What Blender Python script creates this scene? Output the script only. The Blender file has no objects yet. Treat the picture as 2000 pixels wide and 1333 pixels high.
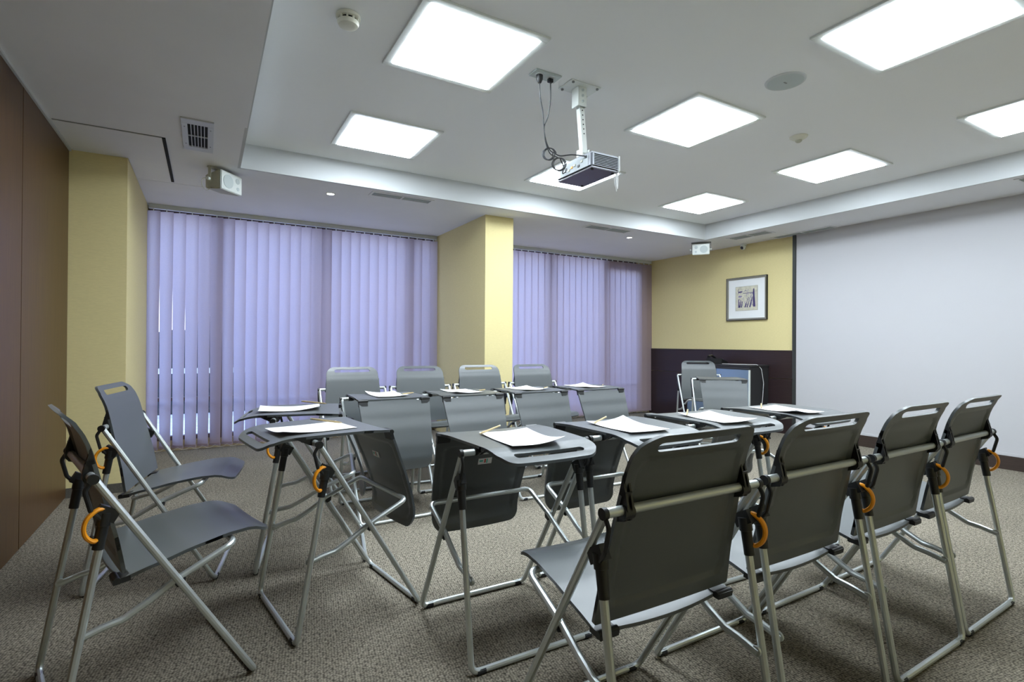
import bpy, bmesh, math, random
from mathutils import Vector, Matrix
from mathutils.geometry import delaunay_2d_cdt
random.seed(7)
R = math.radians
scn = bpy.context.scene
COL = scn.collection

# ------------------------------------------------------------------ camera
PITCH, ROLL, YAW = R(0.285), R(0.352), R(30.246)
cam_d = bpy.data.cameras.new('camera')
cam = bpy.data.objects.new('camera', cam_d)
COL.objects.link(cam)
cam_d.sensor_width = 36.0
cam_d.lens = 1025.47 / 2000 * 36.0
cam_d.clip_start = 0.05
fw = Vector((math.sin(YAW)*math.cos(PITCH), math.cos(YAW)*math.cos(PITCH), math.sin(PITCH)))
rt = Vector((math.cos(YAW), -math.sin(YAW), 0))
up = rt.cross(fw)
rt2 = rt*math.cos(ROLL) + up*math.sin(ROLL)
up2 = -rt*math.sin(ROLL) + up*math.cos(ROLL)
mw = Matrix((rt2, up2, -fw)).transposed().to_4x4()
mw.translation = Vector((0, 0, 1.104))
cam.matrix_world = mw
scn.camera = cam

# ------------------------------------------------------------------ world / exposure
w = bpy.data.worlds.new('dusk_sky')
scn.world = w
w.use_nodes = True
nt = w.node_tree
nt.nodes.clear()
wo = nt.nodes.new('ShaderNodeOutputWorld')
bg = nt.nodes.new('ShaderNodeBackground')
tc = nt.nodes.new('ShaderNodeTexCoord')
sx = nt.nodes.new('ShaderNodeSeparateXYZ')
cr = nt.nodes.new('ShaderNodeValToRGB')
cr.color_ramp.elements[0].position = 0.0
cr.color_ramp.elements[0].color = (0.70, 0.70, 0.86, 1)
cr.color_ramp.elements[1].position = 0.6
cr.color_ramp.elements[1].color = (0.34, 0.46, 0.90, 1)
nt.links.new(tc.outputs['Generated'], sx.inputs[0])
nt.links.new(sx.outputs['Z'], cr.inputs[0])
nt.links.new(cr.outputs[0], bg.inputs[0])
bg.inputs[1].default_value = 3.3
nt.links.new(bg.outputs[0], wo.inputs[0])
scn.view_settings.view_transform = 'Standard'
scn.view_settings.look = 'None'
scn.view_settings.exposure = 0.50
scn.view_settings.gamma = 1.0
scn.view_settings.use_curve_mapping = False
PANEL_LIGHT = 22.0

# ------------------------------------------------------------------ materials
def mat(name, col, rough=0.5, metal=0.0, spec=0.5, noise=None, bump=None, coat=0.0):
    m = bpy.data.materials.new(name)
    m.use_nodes = True
    n = m.node_tree.nodes
    l = m.node_tree.links
    b = n['Principled BSDF']
    b.inputs['Base Color'].default_value = (*col, 1)
    b.inputs['Roughness'].default_value = rough
    b.inputs['Metallic'].default_value = metal
    b.inputs['Specular IOR Level'].default_value = spec
    b.inputs['Coat Weight'].default_value = coat
    t = n.new('ShaderNodeTexCoord')
    if noise:
        sc, amt, stretch = noise
        mp = n.new('ShaderNodeMapping')
        mp.inputs['Scale'].default_value = stretch
        ns = n.new('ShaderNodeTexNoise')
        ns.inputs['Scale'].default_value = sc
        ns.inputs['Detail'].default_value = 4
        rp = n.new('ShaderNodeValToRGB')
        rp.color_ramp.elements[0].position = 0.3
        rp.color_ramp.elements[1].position = 0.7
        rp.color_ramp.elements[0].color = (*[c*(1-amt) for c in col], 1)
        rp.color_ramp.elements[1].color = (*[min(1, c*(1+amt)) for c in col], 1)
        l.new(t.outputs['Object'], mp.inputs[0])
        l.new(mp.outputs[0], ns.inputs['Vector'])
        l.new(ns.outputs['Fac'], rp.inputs[0])
        l.new(rp.outputs[0], b.inputs['Base Color'])
    if bump:
        sc, st, dist = bump
        ns2 = n.new('ShaderNodeTexNoise')
        ns2.inputs['Scale'].default_value = sc
        ns2.inputs['Detail'].default_value = 3
        bp = n.new('ShaderNodeBump')
        bp.inputs['Strength'].default_value = st
        bp.inputs['Distance'].default_value = dist
        l.new(t.outputs['Object'], ns2.inputs['Vector'])
        l.new(ns2.outputs['Fac'], bp.inputs['Height'])
        l.new(bp.outputs[0], b.inputs['Normal'])
    return m

def emis(name, col, s):
    m = bpy.data.materials.new(name)
    m.use_nodes = True
    n = m.node_tree.nodes
    n.clear()
    o = n.new('ShaderNodeOutputMaterial')
    e = n.new('ShaderNodeEmission')
    e.inputs[0].default_value = (*col, 1)
    e.inputs[1].default_value = s
    m.node_tree.links.new(e.outputs[0], o.inputs[0])
    return m

def carpet_mat():
    m = bpy.data.materials.new('carpet')
    m.use_nodes = True
    n = m.node_tree.nodes
    l = m.node_tree.links
    b = n['Principled BSDF']
    b.inputs['Roughness'].default_value = 0.95
    b.inputs['Specular IOR Level'].default_value = 0.1
    t = n.new('ShaderNodeTexCoord')
    mp = n.new('ShaderNodeMapping')
    mp.inputs['Rotation'].default_value = (0, 0, R(8))
    mp.inputs['Scale'].default_value = (104, 122, 104)
    v = n.new('ShaderNodeTexVoronoi')
    v.voronoi_dimensions = '2D'
    v.inputs['Scale'].default_value = 1.0
    v.inputs['Randomness'].default_value = 0.55
    rp = n.new('ShaderNodeValToRGB')
    e = rp.color_ramp.elements
    e[0].position = 0.05
    e[0].color = (0.395, 0.352, 0.278, 1)
    e[1].position = 0.75
    e[1].color = (0.075, 0.067, 0.052, 1)
    ns = n.new('ShaderNodeTexNoise')
    ns.inputs['Scale'].default_value = 60
    ns.inputs['Detail'].default_value = 5
    ns3 = n.new('ShaderNodeTexNoise')
    ns3.inputs['Scale'].default_value = 2.2
    ns3.inputs['Detail'].default_value = 3
    mr = n.new('ShaderNodeMapRange')
    mr.inputs[1].default_value = 0.3
    mr.inputs[2].default_value = 0.7
    mr.inputs[3].default_value = 0.6
    mr.inputs[4].default_value = 1.25
    mr2 = n.new('ShaderNodeMapRange')
    mr2.inputs[1].default_value = 0.3
    mr2.inputs[2].default_value = 0.7
    mr2.inputs[3].default_value = 0.92
    mr2.inputs[4].default_value = 1.06
    mu = n.new('ShaderNodeMath')
    mu.operation = 'MULTIPLY'
    mx = n.new('ShaderNodeVectorMath')
    mx.operation = 'SCALE'
    bp = n.new('ShaderNodeBump')
    bp.inputs['Strength'].default_value = 0.7
    bp.inputs['Distance'].default_value = 0.004
    bp.invert = True
    l.new(t.outputs['Object'], mp.inputs[0])
    l.new(mp.outputs[0], v.inputs['Vector'])
    l.new(v.outputs['Distance'], rp.inputs[0])
    l.new(t.outputs['Object'], ns.inputs['Vector'])
    l.new(t.outputs['Object'], ns3.inputs['Vector'])
    l.new(ns.outputs['Fac'], mr.inputs[0])
    l.new(ns3.outputs['Fac'], mr2.inputs[0])
    l.new(mr.outputs[0], mu.inputs[0])
    l.new(mr2.outputs[0], mu.inputs[1])
    l.new(rp.outputs[0], mx.inputs[0])
    l.new(mu.outputs[0], mx.inputs['Scale'])
    l.new(mx.outputs[0], b.inputs['Base Color'])
    l.new(v.outputs['Distance'], bp.inputs['Height'])
    l.new(bp.outputs[0], b.inputs['Normal'])
    return m

def wood_mat(name, c1, c2, rough, coat=0.0, scale=(40, 40, 1.5)):
    m = bpy.data.materials.new(name)
    m.use_nodes = True
    n = m.node_tree.nodes
    l = m.node_tree.links
    b = n['Principled BSDF']
    b.inputs['Roughness'].default_value = rough
    b.inputs['Coat Weight'].default_value = coat
    t = n.new('ShaderNodeTexCoord')
    mp = n.new('ShaderNodeMapping')
    mp.inputs['Scale'].default_value = scale
    ns = n.new('ShaderNodeTexNoise')
    ns.inputs['Scale'].default_value = 2.0
    ns.inputs['Detail'].default_value = 6
    ns.inputs['Roughness'].default_value = 0.65
    rp = n.new('ShaderNodeValToRGB')
    rp.color_ramp.elements[0].position = 0.3
    rp.color_ramp.elements[1].position = 0.7
    rp.color_ramp.elements[0].color = (*c1, 1)
    rp.color_ramp.elements[1].color = (*c2, 1)
    l.new(t.outputs['Object'], mp.inputs[0])
    l.new(mp.outputs[0], ns.inputs['Vector'])
    l.new(ns.outputs['Fac'], rp.inputs[0])
    l.new(rp.outputs[0], b.inputs['Base Color'])
    return m

def blind_mat():
    m = bpy.data.materials.new('blind_fabric')
    m.use_nodes = True
    n = m.node_tree.nodes
    l = m.node_tree.links
    n.clear()
    o = n.new('ShaderNodeOutputMaterial')
    d = n.new('ShaderNodeBsdfDiffuse')
    tr = n.new('ShaderNodeBsdfTranslucent')
    mx = n.new('ShaderNodeMixShader')
    mx.inputs[0].default_value = 0.55
    t = n.new('ShaderNodeTexCoord')
    mp = n.new('ShaderNodeMapping')
    mp.inputs['Scale'].default_value = (60, 60, 300)
    ns = n.new('ShaderNodeTexNoise')
    ns.inputs['Scale'].default_value = 1.0
    ns.inputs['Detail'].default_value = 3
    rp = n.new('ShaderNodeValToRGB')
    rp.color_ramp.elements[0].position = 0.3
    rp.color_ramp.elements[1].position = 0.7
    rp.color_ramp.elements[0].color = (0.47, 0.35, 0.38, 1)
    rp.color_ramp.elements[1].color = (0.56, 0.43, 0.47, 1)
    tr.inputs[0].default_value = (0.66, 0.64, 0.72, 1)
    l.new(t.outputs['Object'], mp.inputs[0])
    l.new(mp.outputs[0], ns.inputs['Vector'])
    l.new(ns.outputs['Fac'], rp.inputs[0])
    l.new(rp.outputs[0], d.inputs[0])
    l.new(d.outputs[0], mx.inputs[1])
    l.new(tr.outputs[0], mx.inputs[2])
    l.new(mx.outputs[0], o.inputs[0])
    return m

def glass_mat():
    m = bpy.data.materials.new('window_glass')
    m.use_nodes = True
    n = m.node_tree.nodes
    l = m.node_tree.links
    n.clear()
    o = n.new('ShaderNodeOutputMaterial')
    a = n.new('ShaderNodeBsdfTransparent')
    a.inputs[0].default_value = (0.93, 0.96, 0.96, 1)
    g = n.new('ShaderNodeBsdfGlossy')
    g.inputs['Roughness'].default_value = 0.02
    mx = n.new('ShaderNodeMixShader')
    mx.inputs[0].default_value = 0.07
    l.new(a.outputs[0], mx.inputs[1])
    l.new(g.outputs[0], mx.inputs[2])
    l.new(mx.outputs[0], o.inputs[0])
    return m

M_plastic = mat('charcoal_plastic', (0.046, 0.056, 0.060), 0.40, spec=1.0, bump=(900, 0.12, 0.0006))
b_ = M_plastic.node_tree.nodes['Principled BSDF']
b_.inputs['Sheen Weight'].default_value = 0.22
b_.inputs['Sheen Roughness'].default_value = 0.45
M_black = mat('black_plastic', (0.012, 0.013, 0.014), 0.42)
M_pad = mat('rubber_pad', (0.012, 0.014, 0.02), 0.6)
M_metal = mat('silver_paint', (0.58, 0.62, 0.62), 0.34, metal=0.7)
M_orange = mat('orange_plastic', (0.95, 0.36, 0.01), 0.4)
M_paper = mat('paper', (0.9, 0.9, 0.9), 0.8)
M_pencil = mat('pencil_wood', (0.50, 0.38, 0.19), 0.55, noise=(80, 0.25, (1, 8, 8)))
M_lead = mat('graphite', (0.03, 0.03, 0.03), 0.5)
M_carpet = carpet_mat()
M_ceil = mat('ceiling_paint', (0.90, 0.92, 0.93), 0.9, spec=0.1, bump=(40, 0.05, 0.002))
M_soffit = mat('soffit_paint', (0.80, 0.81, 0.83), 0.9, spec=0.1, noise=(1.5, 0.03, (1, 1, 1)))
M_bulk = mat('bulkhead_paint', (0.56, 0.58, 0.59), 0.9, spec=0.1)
M_yellow = mat('yellow_wallpaper', (0.71, 0.615, 0.32), 0.75, spec=0.2, noise=(35, 0.035, (1, 1, 6)), bump=(300, 0.15, 0.001))
M_wood_l = wood_mat('brown_veneer', (0.062, 0.026, 0.008), (0.100, 0.050, 0.014), 0.38)
M_wood_r = wood_mat('dark_wenge', (0.020, 0.013, 0.016), (0.036, 0.020, 0.020), 0.30, scale=(2, 2, 60))
M_base = wood_mat('baseboard_wood', (0.03, 0.019, 0.015), (0.05, 0.032, 0.025), 0.5, scale=(2, 2, 60))
M_basecarpet = mat('carpet_skirting', (0.09, 0.082, 0.068), 0.9, noise=(200, 0.3, (1, 1, 1)))
M_screen = mat('screen_fabric', (0.53, 0.53, 0.555), 0.7, spec=0.2)
M_frame_dark = mat('dark_aluminium', (0.06, 0.065, 0.065), 0.45, metal=0.5)
M_blind = blind_mat()
M_glass = glass_mat()
M_winframe = mat('window_frame_paint', (0.10, 0.06, 0.05), 0.5)
M_sill = mat('tan_sill', (0.42, 0.33, 0.20), 0.6)
M_white = mat('white_plastic', (0.72, 0.76, 0.74), 0.45)
M_cream = mat('cream_plastic', (0.70, 0.70, 0.60), 0.5)
M_ivory = mat('aged_plastic', (0.45, 0.45, 0.36), 0.5)
M_grille = mat('grille_grey', (0.50, 0.56, 0.56), 0.6)
M_vent = mat('vent_paint', (0.58, 0.61, 0.62), 0.5)
M_ventdark = mat('vent_cavity', (0.01, 0.012, 0.014), 0.9)
M_slotgrey = mat('slot_grey', (0.24, 0.25, 0.25), 0.7)
M_light = emis('light_diffuser', (0.86, 0.96, 1.04), PANEL_LIGHT)
M_down = emis('downlight_lens', (1.0, 0.97, 0.92), 10.0)
M_projgrey = mat('projector_silver', (0.20, 0.21, 0.23), 0.35, metal=0.5)
M_conn = mat('connector_grey', (0.30, 0.33, 0.34), 0.5)
M_projdark = mat('projector_base', (0.045, 0.034, 0.05), 0.35)
M_steelw = mat('white_steel', (0.74, 0.78, 0.75), 0.4)
M_cable = mat('black_cable', (0.02, 0.022, 0.025), 0.5)
M_wcable = mat('white_cable', (0.75, 0.75, 0.74), 0.5)
M_gold = mat('gold_frame', (0.30, 0.29, 0.24), 0.35, metal=0.5)
M_mat = mat('picture_mount', (0.80, 0.82, 0.82), 0.8)
M_print = mat('print_cream', (0.58, 0.56, 0.45), 0.8, noise=(30, 0.15, (1, 1, 1)))
M_ink = mat('print_ink', (0.06, 0.045, 0.15), 0.8)
M_ink2 = mat('print_ink_light', (0.26, 0.22, 0.36), 0.8)
M_mirror = mat('glass_blue_reflection', (0.30, 0.42, 0.56), 0.15, metal=0.6)  # blue reflection of the blinds painted into the base colour
M_cab = mat('black_cabinet', (0.03, 0.03, 0.032), 0.4)
M_terrace = mat('terrace_slabs', (0.88, 0.88, 0.88), 0.8, noise=(6, 0.15, (1, 1, 1)))
M_hedge = mat('hedge_leaves', (0.02, 0.03, 0.04), 0.9, noise=(12, 0.6, (1, 1, 1)))
M_outer = mat('outer_render', (0.20, 0.15, 0.14), 0.9)
M_green = mat('print_green', (0.10, 0.5, 0.40), 0.6)
M_red = mat('print_red', (0.55, 0.12, 0.10), 0.6)

# ------------------------------------------------------------------ mesh helpers
class MB:
    def __init__(s):
        s.v = []
        s.f = []
        s.mi = []
    def add(s, vs, fs, mi=0):
        o = len(s.v)
        s.v += [tuple(v) for v in vs]
        s.f += [tuple(i+o for i in f) for f in fs]
        s.mi += [mi]*len(fs)
        return s
    def box(s, a, b, mi=0, M=None):
        x0, y0, z0 = a
        x1, y1, z1 = b
        vs = [Vector(c) for c in ((x0,y0,z0),(x1,y0,z0),(x1,y1,z0),(x0,y1,z0),(x0,y0,z1),(x1,y0,z1),(x1,y1,z1),(x0,y1,z1))]
        if M: vs = [M @ v for v in vs]
        return s.add(vs, [(0,3,2,1),(4,5,6,7),(0,1,5,4),(1,2,6,5),(2,3,7,6),(3,0,4,7)], mi)
    def prism(s, poly, h, mi=0, M=None):
        """polygon in local xy extruded along z from h[0] to h[1]"""
        n = len(poly)
        vs = [Vector((x, y, h[0])) for x, y in poly] + [Vector((x, y, h[1])) for x, y in poly]
        if M: vs = [M @ v for v in vs]
        fs = [tuple(range(n-1, -1, -1)), tuple(range(n, 2*n))] + [(i, (i+1) % n, n+(i+1) % n, n+i) for i in range(n)]
        return s.add(vs, fs, mi)
    def ring(s, prof, c=(0,0,0), seg=24, mi=0, M=None, caps=True):
        """lathe: prof = [(r,z)...] around z"""
        vs = []
        for r, z in prof:
            for k in range(seg):
                a = 2*math.pi*k/seg
                v = Vector((r*math.cos(a), r*math.sin(a), z))
                if M: v = M @ v
                vs.append(v + Vector(c))
        fs = []
        for i in range(len(prof)-1):
            for k in range(seg):
                fs.append((i*seg+k, i*seg+(k+1) % seg, (i+1)*seg+(k+1) % seg, (i+1)*seg+k))
        if caps:
            fs.append(tuple(range(seg-1, -1, -1)))
            fs.append(tuple((len(prof)-1)*seg+k for k in range(seg)))
        return s.add(vs, fs, mi)
    def tube(s, pts, r, seg=10, mi=0, caps=True, flat=None):
        pts = [Vector(p) for p in pts]
        n = len(pts)
        tans = []
        for i in range(n):
            t = (pts[min(i+1, n-1)] - pts[max(i-1, 0)])
            tans.append(t.normalized())
        ref = Vector((0, 0, 1)) if abs(tans[0].z) < 0.9 else Vector((1, 0, 0))
        u = (ref - tans[0]*ref.dot(tans[0])).normalized()
        vs = []
        for i in range(n):
            t = tans[i]
            u = (u - t*u.dot(t)).normalized()
            v = t.cross(u)
            rr = r[i] if isinstance(r, (list, tuple)) else r
            for k in range(seg):
                a = 2*math.pi*k/seg
                d = u*math.cos(a)*rr + v*math.sin(a)*rr
                if flat: d = Vector((d.x*flat[0], d.y*flat[1], d.z*flat[2]))
                vs.append(pts[i] + d)
        fs = []
        for i in range(n-1):
            for k in range(seg):
                fs.append((i*seg+k, i*seg+(k+1) % seg, (i+1)*seg+(k+1) % seg, (i+1)*seg+k))
        if caps:
            fs.append(tuple(range(seg-1, -1, -1)))
            fs.append(tuple((n-1)*seg+k for k in range(seg)))
        return s.add(vs, fs, mi)
    def mesh(s, name, mats, smooth=True, angle=35, bevel=0):
        me = bpy.data.meshes.new(name)
        me.from_pydata(s.v, [], s.f)
        bm = bmesh.new()
        bm.from_mesh(me)
        for f, mi in zip(bm.faces, s.mi): f.material_index = mi
        bmesh.ops.recalc_face_normals(bm, faces=bm.faces[:])
        if bevel:
            es = [e for e in bm.edges if len(e.link_faces) == 2 and e.calc_face_angle(0) > 0.7]
            bmesh.ops.bevel(bm, geom=es, offset=bevel, segments=2, affect='EDGES', clamp_overlap=True)
        bm.to_mesh(me)
        bm.free()
        for m in (mats if isinstance(mats, (list, tuple)) else [mats]): me.materials.append(m)
        if smooth:
            me.shade_smooth()
            me.set_sharp_from_angle(angle=R(angle))
        return me

def fillet(pts, rad, k=5):
    pts = [Vector(p) for p in pts]
    out = [pts[0]]
    for i in range(1, len(pts)-1):
        a, b, c = pts[i-1], pts[i], pts[i+1]
        d1 = (a-b).normalized()
        d2 = (c-b).normalized()
        ang = d1.angle(d2)
        r = rad[i-1] if isinstance(rad, (list, tuple)) else rad
        t = min(r/math.tan(ang/2), (a-b).length*0.49, (c-b).length*0.49)
        p1 = b + d1*t
        p2 = b + d2*t
        for j in range(k+1):
            q = j/k
            out.append(p1*(1-q)**2 + b*2*q*(1-q) + p2*q*q)
    out.append(pts[-1])
    return out

def link(name, me, parent=None, loc=None, rot=None):
    o = bpy.data.objects.new(name, me)
    COL.objects.link(o)
    if parent: o.parent = parent
    if loc: o.location = loc
    if rot: o.rotation_euler = rot
    return o

def tag(o, label=None, cat=None, group=None, kind=None):
    if label: o['label'] = label
    if cat: o['category'] = cat
    if group: o['group'] = group
    if kind: o['kind'] = kind
    return o

def thing(name, label, cat, loc=(0,0,0), rz=0, group=None):
    o = bpy.data.objects.new(name, None)
    COL.objects.link(o)
    o.empty_display_size = 0.1
    o.location = loc
    o.rotation_euler = (0, 0, rz)
    return tag(o, label, cat, group)

def struct(name, mb, m, parent=None, label=None, **kw):
    o = link(name, mb.mesh(name, m, **kw), parent)
    if not parent: tag(o, label, None, None, 'structure')
    return o

def B(*boxes):
    mb = MB()
    for a, b in boxes: mb.box(a, b)
    return mb

# ------------------------------------------------------------------ room
XL, XR, YW = -0.84, 6.255, 6.31
YBACK = -1.6
ZS, ZC = 2.456, 2.651
XT0, XT1, YT, YT0 = 0.222, 5.538, 4.58, -1.0
XC1, YC1 = -0.506, 4.756
XC2a, XC2b, YC2 = 2.523, 2.86, 4.893

struct('floor', B(((XL-0.1, YBACK-0.1, -0.05), (XR+0.1, YW+0.1, 0.0))), M_carpet, label='grey-beige ribbed loop carpet floor')
c = struct('ceiling', B(((XT0-0.1, YT0-0.1, ZC), (XT1+0.1, YT+0.1, ZC+0.04))), M_ceil, label='raised white tray ceiling with square light panels')
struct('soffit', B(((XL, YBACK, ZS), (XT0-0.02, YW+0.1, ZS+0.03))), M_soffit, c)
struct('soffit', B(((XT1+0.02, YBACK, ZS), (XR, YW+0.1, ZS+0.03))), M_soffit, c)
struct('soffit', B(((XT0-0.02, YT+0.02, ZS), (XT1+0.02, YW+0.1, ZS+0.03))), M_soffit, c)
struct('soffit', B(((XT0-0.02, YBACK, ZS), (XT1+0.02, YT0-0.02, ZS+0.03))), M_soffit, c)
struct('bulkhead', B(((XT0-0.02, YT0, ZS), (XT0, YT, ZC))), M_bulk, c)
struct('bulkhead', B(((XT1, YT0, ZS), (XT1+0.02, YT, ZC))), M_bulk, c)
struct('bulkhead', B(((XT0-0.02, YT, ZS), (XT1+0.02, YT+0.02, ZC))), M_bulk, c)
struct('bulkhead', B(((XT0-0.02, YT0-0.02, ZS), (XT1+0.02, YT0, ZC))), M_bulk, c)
# seam batten of the left soffit and a shallow patch panel near the window
struct('seam_panel', B(((-0.83, 1.2, ZS-0.002), (0.215, 3.70, ZS))), M_soffit, c)
struct('seam_panel', B(((-0.50, 5.32, ZS-0.002), (0.13, 5.72, ZS))), M_soffit, c)

# walls
wl = struct('wall_left', B(((XL-0.12, YBACK, 0), (XL-0.022, YW+0.1, ZC))), M_frame_dark, label='dark brown wood panelled wall on the left')
ys = [YBACK, -0.637, 0.443, 1.523, 2.603, 3.683, YC1-0.004]
for i in range(len(ys)-1):
    mb = MB().box((XL-0.02, ys[i]+0.003, 0.005), (XL, ys[i+1]-0.003, ZS-0.012))
    link('panel', mb.mesh('panel', M_wood_l, bevel=0.0015), wl)
struct('wall_back', B(((XL-0.1, YBACK-0.1, 0), (XR+0.1, YBACK, ZC))), M_yellow, label='plain yellow wall behind the camera')
wr = struct('wall_right', B(((XR, YBACK, 0), (XR+0.12, YW+0.1, ZC))), M_yellow, label='yellow papered wall on the right')
yw0 = 3.80
for z0, z1 in ((0.0, 0.683), (0.687, 1.030)):
    for ya, yb in ((yw0, 5.03), (5.033, 6.26)):
        link('panel', MB().box((XR-0.014, ya, z0), (XR-0.0005, yb, z1)).mesh('panel', M_wood_r, bevel=0.001), wr)
link('cap_rail', MB().box((XR-0.018, yw0, 1.031), (XR-0.0005, 6.26, 1.040)).mesh('cap_rail', M_wood_r), wr)
struct('column_left', B(((XL-0.02, YC1, 0.0), (XC1, YW, ZS))), M_yellow, label='yellow papered column in the left corner')
struct('baseboard_left', B(((XL, YC1-0.008, 0), (XC1+0.008, YC1, 0.068)), ((XC1, YC1, 0), (XC1+0.008, 6.2, 0.068))), M_basecarpet, label='dark carpet skirting round the left column')
struct('column_middle', B(((XC2a, YC2, 0.0), (XC2b, YW, ZS))), M_yellow, label='yellow papered column between the two blinds')
struct('baseboard_middle', B(((XC2a-0.008, YC2-0.008, 0), (XC2b+0.008, YC2, 0.068))), M_basecarpet, label='dark carpet skirting round the middle column')
struct('baseboard_right', B(((XR-0.035, YBACK, 0), (XR-0.0005, yw0-0.01, 0.122))), M_base, label='dark wooden baseboard under the projection screen')
struct('trim_1', B(((XL, YBACK, ZS-0.016), (XL+0.012, YC1, ZS))), M_bulk, label='thin white bead between wood wall and ceiling', smooth=False)

# windows (frames, panes), blocked parts of the facade
def window(n, xs, x_end, zhead):
    wroot = MB()
    wroot.box((xs[0], YW+0.01, 0), (x_end, YW+0.10, 0.10))
    wroot.box((xs[0], YW, 2.40), (x_end, YW+0.10, ZS))
    wroot.box((xs[0], YW, 0.10), (xs[0]+0.04, YW+0.10, 2.40))
    wroot.box((x_end-0.04, YW, 0.10), (x_end, YW+0.10, 2.40))
    wf = struct('window_%d' % n, wroot, M_winframe, label='floor to ceiling window behind the %s blind' % ('left' if n == 1 else 'right'), smooth=False)
    edges = [xs[0]] + xs[1:] + [x_end]
    link('sill', MB().box((xs[0], YW-0.004, 0.001), (x_end, YW+0.009, 0.105)).mesh('sill', M_sill, smooth=False), wf)
    for x in xs[1:]:
        link('mullion', MB().box((x-0.045, YW-0.008, 0.10), (x+0.045, YW+0.09, 2.40)).mesh('mullion', M_winframe, smooth=False), wf)
    for i in range(len(edges)-1):
        a = edges[i]+0.03
        b = edges[i+1]-0.03
        link('pane', MB().box((a, YW+0.045, 0.13), (b, YW+0.055, 2.38)).mesh('pane', M_glass, smooth=False), wf)
        link('bottom_rail', MB().box((a, YW+0.01, 0.10), (b, YW+0.08, 0.145)).mesh('bottom_rail', M_winframe, smooth=False), wf)
        link('middle_rail', MB().box((a, YW+0.02, 0.50), (b, YW+0.07, 0.535)).mesh('middle_rail', M_winframe, smooth=False), wf)
    return wf
window(1, [XC1, 0.13, 1.165, 2.20], XC2a, 2.4)
w2 = window(2, [XC2b, 3.25, 4.27, 5.29], 6.0, 2.4)
link('head_panel', MB().box((5.30, YW-0.008, 2.27), (5.98, YW-0.001, 2.42)).mesh('head_panel', M_winframe, smooth=False), w2)
struct('wall_window', B(((5.97, YW, 0), (XR+0.05, YW+0.12, ZS)), ((XL-0.1, YW, 0), (XC1+0.01, YW+0.12, ZS)), ((XC2a-0.01, YW, 0), (XC2b+0.01, YW+0.12, ZS))), M_yellow, label='window wall, short solid ends beside the glazing')

# outside
struct('terrace', B(((-6, YW+0.13, -0.12), (14, 9.6, -0.02))), M_terrace, label='pale terrace outside the windows')
mb = MB()
for i in range(60):
    x = -7 + i*0.36
    h = 1.35 + 0.18*math.sin(i*1.7) + 0.1*random.random()
    mb.box((x, 9.7+0.1*random.random(), -0.1), (x+0.40, 10.4, h))
hg = struct('hedge', mb, M_hedge, label='dark hedge behind the terrace')
hg['kind'] = 'stuff'
mb = MB()
mb.box((-6, 9.35, 0.62), (14, 9.42, 0.70))
for i in range(14):
    mb.box((-6+i*1.45, 9.36, -0.05), (-5.94+i*1.45, 9.41, 0.62))
rl = struct('terrace_railing', mb, M_white, label='white railing at the edge of the terrace', smooth=False)
struct('outer_wall', B(((6.3, YW+0.15, -0.1), (6.6, 9.3, 3.2)), ((3.6, 8.9, -0.02), (6.3, 9.2, 1.15))), M_outer, label='brown outer wall beyond the right window', smooth=False)

# ------------------------------------------------------------------ vertical blinds
def slat_mesh():
    vs, fs = [], []
    w2_, z0, z1, nz, nx = 0.0635, 0.045, 2.392, 16, 4
    for j in range(nz+1):
        q = j/nz
        z = z0 + (z1-z0)*q
        th = R(41 - 20*q)
        for i in range(nx+1):
            u = -1 + 2*i/nx
            bow = 0.009*(1-u*u)
            x = u*w2_*math.cos(th) + bow*math.sin(th)
            y = -u*w2_*math.sin(th) - bow*math.cos(th)
            vs.append((x, y, z))
    for j in range(nz):
        for i in range(nx):
            a = j*(nx+1)+i
            fs.append((a, a+1, a+nx+2, a+nx+1))
    return MB().add(vs, fs)
SL = slat_mesh().mesh('slat', M_blind)
WT = MB().box((-0.0635, -0.004, 0.035), (0.0635, 0.004, 0.062), M=Matrix.Rotation(R(-39), 4, 'Z')).mesh('bottom_weight', M_blind, smooth=False)
HK = MB().box((-0.004, -0.010, 2.388), (0.004, 0.010, 2.416)).mesh('hook', M_white, smooth=False)
def blind(x0, x1, label, open_):
    t = thing('vertical_blind', label, 'blind', (0, 6.235, 0), 0)
    link('headrail', MB().box((x0, -0.022, 2.412), (x1, 0.022, 2.4555)).mesh('headrail', M_vent, bevel=0.002), t)
    n = int((x1-x0-0.03)/0.1045)
    sp = (x1-x0-0.08)/(n-1)
    cv = MB()
    for i in range(n):
        x = x0+0.04+i*sp
        s = link('slat', SL, t, (x, 0, 0), (0, 0, R(random.uniform(-2.5, 2.5)+open_)))
        link('bottom_weight', WT, s)
        link('hook', HK, t, (x, 0, 0))
        if i:
            pts = [(x-sp+sp*k/6, -0.012, 0.043-0.026*math.sin(math.pi*k/6)) for k in range(7)]
            cv.tube(pts, 0.0013, 5, caps=False)
    link('bead_chain', cv.mesh('bead_chain', M_white), t)
blind(XC1+0.012, XC2a-0.004, 'lilac vertical slat blind, wide, left of the middle column', 0)
blind(XC2b+0.004, XR-0.02, 'mauve vertical slat blind, narrower looking, right of the middle column', 20)

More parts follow.
